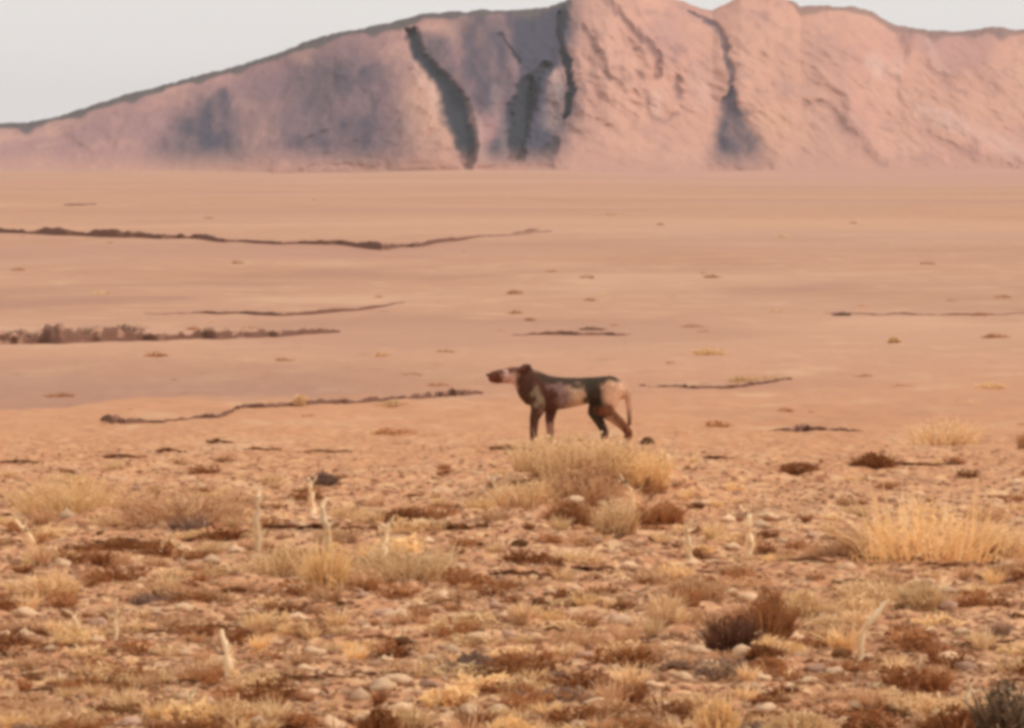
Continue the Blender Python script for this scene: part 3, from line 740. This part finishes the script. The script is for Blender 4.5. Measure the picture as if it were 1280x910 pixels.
for i in range(590):
    kd = random.choices(['tuft', 'clump'], [2, 3])[0]
    px, py = rand_spot(575, 925, .8)
    c_ = random.choices(list(mats_s), [7, 3, 7, 11, 8, 1])[0]
    if kd == 'tuft' and c_ in ('brown', 'grey') and random.random() < .5: c_ = 'straw'
    p = P(px, py); s = random.uniform(.5, 1.25)*(1.0 if py > 640 else .7)
    flatz = random.uniform(.6, 1.1) if kd == 'tuft' else random.uniform(.45, .95)
    s *= 1.12
    if kd == 'tuft': s *= .85
    o = link('grass_tuft' if kd == 'tuft' else 'low_scrub', random.choice(PRO[kd, c_]), loc=p-Vector((0, 0, .008)), rz=random.uniform(0, 6.28), sc=(s*random.uniform(.9, 1.4), s, s*flatz))
    tag(o, SL[kd].format(CN[c_]), 'grass tuft' if kd == 'tuft' else 'scrub clump', 'dry grass tufts in the near scrub' if kd == 'tuft' else 'low scrub clumps in the near scrub')

# ------------------------------------------------------------------ uncountable: gravel and dry litter
def gravel(n=9000):
    bm = bmesh.new(); bmesh.ops.create_icosphere(bm, subdivisions=1, radius=1)
    bm.verts.ensure_lookup_table(); BV = np.array([v.co[:] for v in bm.verts]); BF = np.array([[v.index for v in f.verts] for f in bm.faces]); bm.free()
    py = 560+360*rng.uniform(0, 1, n)**.8; px = rng.uniform(-60, 1340, n)
    D = FPX*CAM_H/(py-HZ); X = (px-640)*D/FPX; Z = height(X, D)
    r = rng.uniform(.006, .022, n)*np.where(rng.uniform(0, 1, n) > .9, 1.4, 1)
    a = rng.uniform(0, 6.28, n); V = BV[None]*(1+.25*rng.normal(0, 1, (n, len(BV), 1)))*r[:, None, None]*np.array([1.2, 1, .7])
    c, s = np.cos(a)[:, None], np.sin(a)[:, None]
    V = np.stack([V[..., 0]*c-V[..., 1]*s+X[:, None], V[..., 0]*s+V[..., 1]*c+D[:, None], V[..., 2]+Z[:, None]+r[:, None]*.3], -1).reshape(-1, 3)
    F = (BF[None]+(np.arange(n)*len(BV))[:, None, None]).reshape(-1, 3)
    m = plant_material('gravel', [(.30, .12, .05), (.56, .31, .17), (.70, .46, .29), (.50, .26, .14)])
    tag(link('gravel', mesh_np('gravel', V, F, [m])), 'loose gravel strewn over the orange sand between the scrub', 'gravel', kind='stuff')
gravel()
def litter(n=16000):
    py = 552+370*rng.uniform(0, 1, n)**.85; px = rng.uniform(-60, 1340, n)
    D = FPX*CAM_H/(py-HZ); X = (px-640)*D/FPX
    keep = fbm(X*2.2, D*1.2, 201, 3) > -.08; X, D = X[keep], D[keep]; n = len(X); Z = height(X, D)
    rg = rng
    p = np.stack([X, D, Z+rg.uniform(0, .02, n)], -1)
    a = rg.uniform(0, 6.28, n); ln = rg.uniform(.015, .055, n); up = rg.uniform(0, .9, n)**2
    d = np.stack([np.cos(a)*ln*(1-up), np.sin(a)*ln*(1-up), up*ln*1.4+.003], -1); o = np.stack([-np.sin(a), np.cos(a), 0*a+.5], -1)*.005
    V = np.stack([p-o, p+o, p+d+o*.3, p+d-o*.3], 1).reshape(-1, 3); b = np.arange(n)*4
    m = plant_material('dry_litter', [(.16, .06, .025), (.66, .45, .22), (.28, .12, .05), (.74, .54, .32), (.20, .08, .03)])
    tag(link('dry_litter', mesh_np('dry_litter', V, np.stack([b, b+1, b+2, b+3], -1), [m])), 'dry straw and twig litter covering the sand of the near ground', 'litter', kind='stuff')
litter()

# ------------------------------------------------------------------ the dog
def make_dog():
    PX0, PY0, K = 700.0, 563.0, 140.0
    root = P_far(PX0, PY0); K = FPX/root.y
    e = link('dog', None, loc=root)
    bmu = bmesh.new()
    def ell(px, py, hz, hw, lat=0.0):
        m = Matrix.Translation(((px-PX0)/K, lat/K, (PY0-py)/K)) @ Matrix.Diagonal((hz/K, hw/K, hz/K, 1))
        bmesh.ops.create_icosphere(bmu, subdivisions=2, radius=1, matrix=m)
    def chain(pts, lat=0.0, tolat=None):
        for (a, b) in zip(pts[:-1], pts[1:]):
            L = math.hypot(b[0]-a[0], b[1]-a[1]); n = max(2, int(L/(min(a[2], b[2])*.3)))
            for i in range(n+1):
                t = i/n; q = [a[k]*(1-t)+b[k]*t for k in range(len(a))]
                ell(q[0], q[1], q[2], q[3] if len(q) > 3 else q[2], q[4] if len(q) > 4 else lat)
    chain([(617.5, 471.5, 8, 6.5), (622, 470.8, 8.8, 7), (630, 470, 9.5, 8.5), (640, 469, 10.8, 9.5), (649, 470, 12, 9), (658, 475, 17, 10), (669, 486, 23, 12),
           (684, 492, 23, 14), (705, 491.5, 20.5, 15), (725, 489.5, 18, 14), (745, 487, 16.5, 13), (762, 486, 17, 12), (772, 488, 13, 9)])
    # near legs are at negative lateral (towards the camera)
    chain([(674, 494, 13, 8, -6), (672, 512, 9, 7, -9), (668, 522, 6.5, 6, -9), (667, 540, 5.2, 5, -9), (666, 557, 4.2, 4.4, -9), (661, 560, 4, 5, -9), (658, 561, 3, 4, -9)])
    chain([(682, 494, 12, 8, 6), (689, 512, 8.5, 7, 9), (687, 524, 6, 6, 9), (688, 541, 5, 5, 9), (687, 557, 4.2, 4.4, 9), (682, 560, 4, 5, 9), (679, 561, 3, 4, 9)])
    chain([(765, 488, 14, 9, -6), (760, 503, 12, 8, -8), (757, 514, 9, 7, -9), (768, 522, 7.5, 6, -9), (780, 533, 6, 5, -9), (786, 541, 5.5, 4.6, -9), (783, 552, 4.6, 4.5, -9), (780, 557, 4.3, 4.5, -9), (775, 560, 4, 5, -9), (771, 561, 3, 4, -9)])
    chain([(757, 486, 13, 9, 5), (747, 503, 11, 8, 8), (742, 515, 8, 7, 9), (750, 528, 6.5, 6, 9), (757, 541, 5.2, 5, 9), (753, 552, 4.4, 4.5, 9), (750, 557, 4.2, 4.5, 9), (745, 560, 4, 5, 9), (741, 561, 3, 4, 9)])
    chain([(778, 482, 5.5), (784, 492, 4.5), (786, 505, 4), (787, 518, 3.4), (787, 530, 2.6)])
    # ears, upright and rounded
    for s_ in (-1, 1):
        chain([(651, 463, 4.5, 3, 7*s_), (656, 460, 5.5, 2.4, 9*s_), (660.5, 459, 4.5, 1.8, 10.5*s_)])
    me = bpy.data.meshes.new('tmp'); bmu.to_mesh(me); bmu.free()
    tmp = bpy.data.objects.new('tmp', me); col.objects.link(tmp)
    rm = tmp.modifiers.new('r', 'REMESH'); rm.mode = 'VOXEL'; rm.voxel_size = .008; rm.use_smooth_shade = True
    sm = tmp.modifiers.new('s', 'SMOOTH'); sm.factor = .5; sm.iterations = 5
    dg = bpy.context.evaluated_depsgraph_get(); dg.update()
    body = bpy.data.meshes.new_from_object(tmp.evaluated_get(dg)); body.name = 'body'
    bpy.data.objects.remove(tmp)
    n = len(body.vertices); co = np.empty(n*3, np.float32); body.vertices.foreach_get('co', co); co = co.reshape(-1, 3)
    px = co[:, 0]*K+PX0; py = PY0-co[:, 2]*K
    qx = px+6*fbm(px*.13, py*.13, 5, 3); qy = py+6*fbm(px*.13, py*.13, 15, 3)
    C = np.tile(np.array([.40, .22, .14]), (n, 1))
    def paint(wt, c):
        nonlocal C
        wt = np.clip(wt, 0, 1)[:, None]; C = C*(1-wt)+np.array(c)*wt*(1+.35*fbm(px*.5, py*.22, 33, 3))[:, None]
    paint(seg_w(qx, qy, [(722, 488, 20), (718, 512, 34)], .5), (.55, .36, .23))          # pale flank
    paint(seg_w(qx, qy, [(696, 478, 22), (698, 500, 24)], .5)*.8, (.20, .12, .115))      # mauve-brown side
    paint(seg_w(qx, qy, [(768, 480, 22), (774, 500, 24)], .4), (.64, .36, .22))           # light rump
    paint(seg_w(qx, qy, [(676, 470, 16), (720, 470, 21), (778, 468, 16)], .4), (.06, .035, .022))       # dark back
    paint(seg_w(qx, qy, [(738, 476, 20), (744, 505, 20), (748, 540, 14)], .35), (.05, .035, .022))   # dark band down the flank
    paint(seg_w(qx, qy, [(750, 512, 11), (770, 516, 12), (784, 530, 15), (787, 556, 12)], .4), (.17, .06, .025))
    paint(seg_w(qx, qy, [(658, 462, 20), (658, 482, 24), (664, 502, 24), (667, 520, 18), (667, 548, 15)], .35), (.085, .035, .02))
    paint(seg_w(qx, qy, [(676, 478, 10), (688, 495, 14), (688, 516, 20)], .35), (.10, .04, .025))
    paint(seg_w(qx, qy, [(670, 487, 9), (674, 500, 10)], .5), (.24, .17, .10))
    paint(seg_w(qx, qy, [(632, 469, 14), (638, 477, 14)], .4), (.62, .38, .30))          # pale cheek
    paint(seg_w(qx, qy, [(608, 471, 22), (619, 471, 19)], .4), (.13, .04, .02))       # dark muzzle
    paint(seg_w(qx, qy, [(622, 461, 5), (655, 459, 6)], .4), (.15, .06, .04))
    paint(sstep(545, 552, py), (.46, .28, .18))
    ca = body.color_attributes.new('coat', 'FLOAT_COLOR', 'POINT')
    ca.data.foreach_set('color', np.concatenate([C, np.ones((n, 1))], 1).astype(np.float32).ravel())
    m = bpy.data.materials.new('dog_coat'); t, b = nodes(m); b.inputs['Roughness'].default_value = .75
    a = N(t, 'ShaderNodeVertexColor', layer_name='coat'); tc = N(t, 'ShaderNodeTexCoord')
    nn = noise(t, tc.outputs['Object'], 60, 4, .6)
    h = N(t, 'ShaderNodeHueSaturation'); t.links.new(a.outputs[0], h.inputs['Color']); t.links.new(mathn(t, 'ADD', mathn(t, 'MULTIPLY', nn, .5), .75), h.inputs['Value'])
    t.links.new(h.outputs[0], b.inputs['Base Color'])
    bp = N(t, 'ShaderNodeBump'); bp.inputs['Distance'].default_value = .006; t.links.new(nn, bp.inputs['Height']); t.links.new(bp.outputs[0], b.inputs['Normal'])
    body.materials.clear(); body.materials.append(m)
    link('body', body, e)
    mb = bpy.data.materials.new('black_wet'); t, b = nodes(mb); b.inputs['Base Color'].default_value = (.012, .01, .01, 1); b.inputs['Roughness'].default_value = .3
    def ball(name, px_, py_, lat, r, sc):
        bm = bmesh.new(); bmesh.ops.create_icosphere(bm, subdivisions=2, radius=r/K)
        for f in bm.faces: f.smooth = True
        k = bpy.data.meshes.new(name); bm.to_mesh(k); bm.free(); k.materials.append(mb)
        link(name, k, e, ((px_-PX0)/K, lat/K, (PY0-py_)/K), 0, sc)
    ball('nose', 609.6, 468.6, 0, 2.3, (1, 1.1, .85))
    for s_ in (-1, 1): ball('eye', 627.5, 465.0, 6.6*s_, 1.5, (1, .7, 1))
    tag(e, 'lean dog with patchy dark brown and tan coat standing side-on with its head left', 'dog')
make_dog()
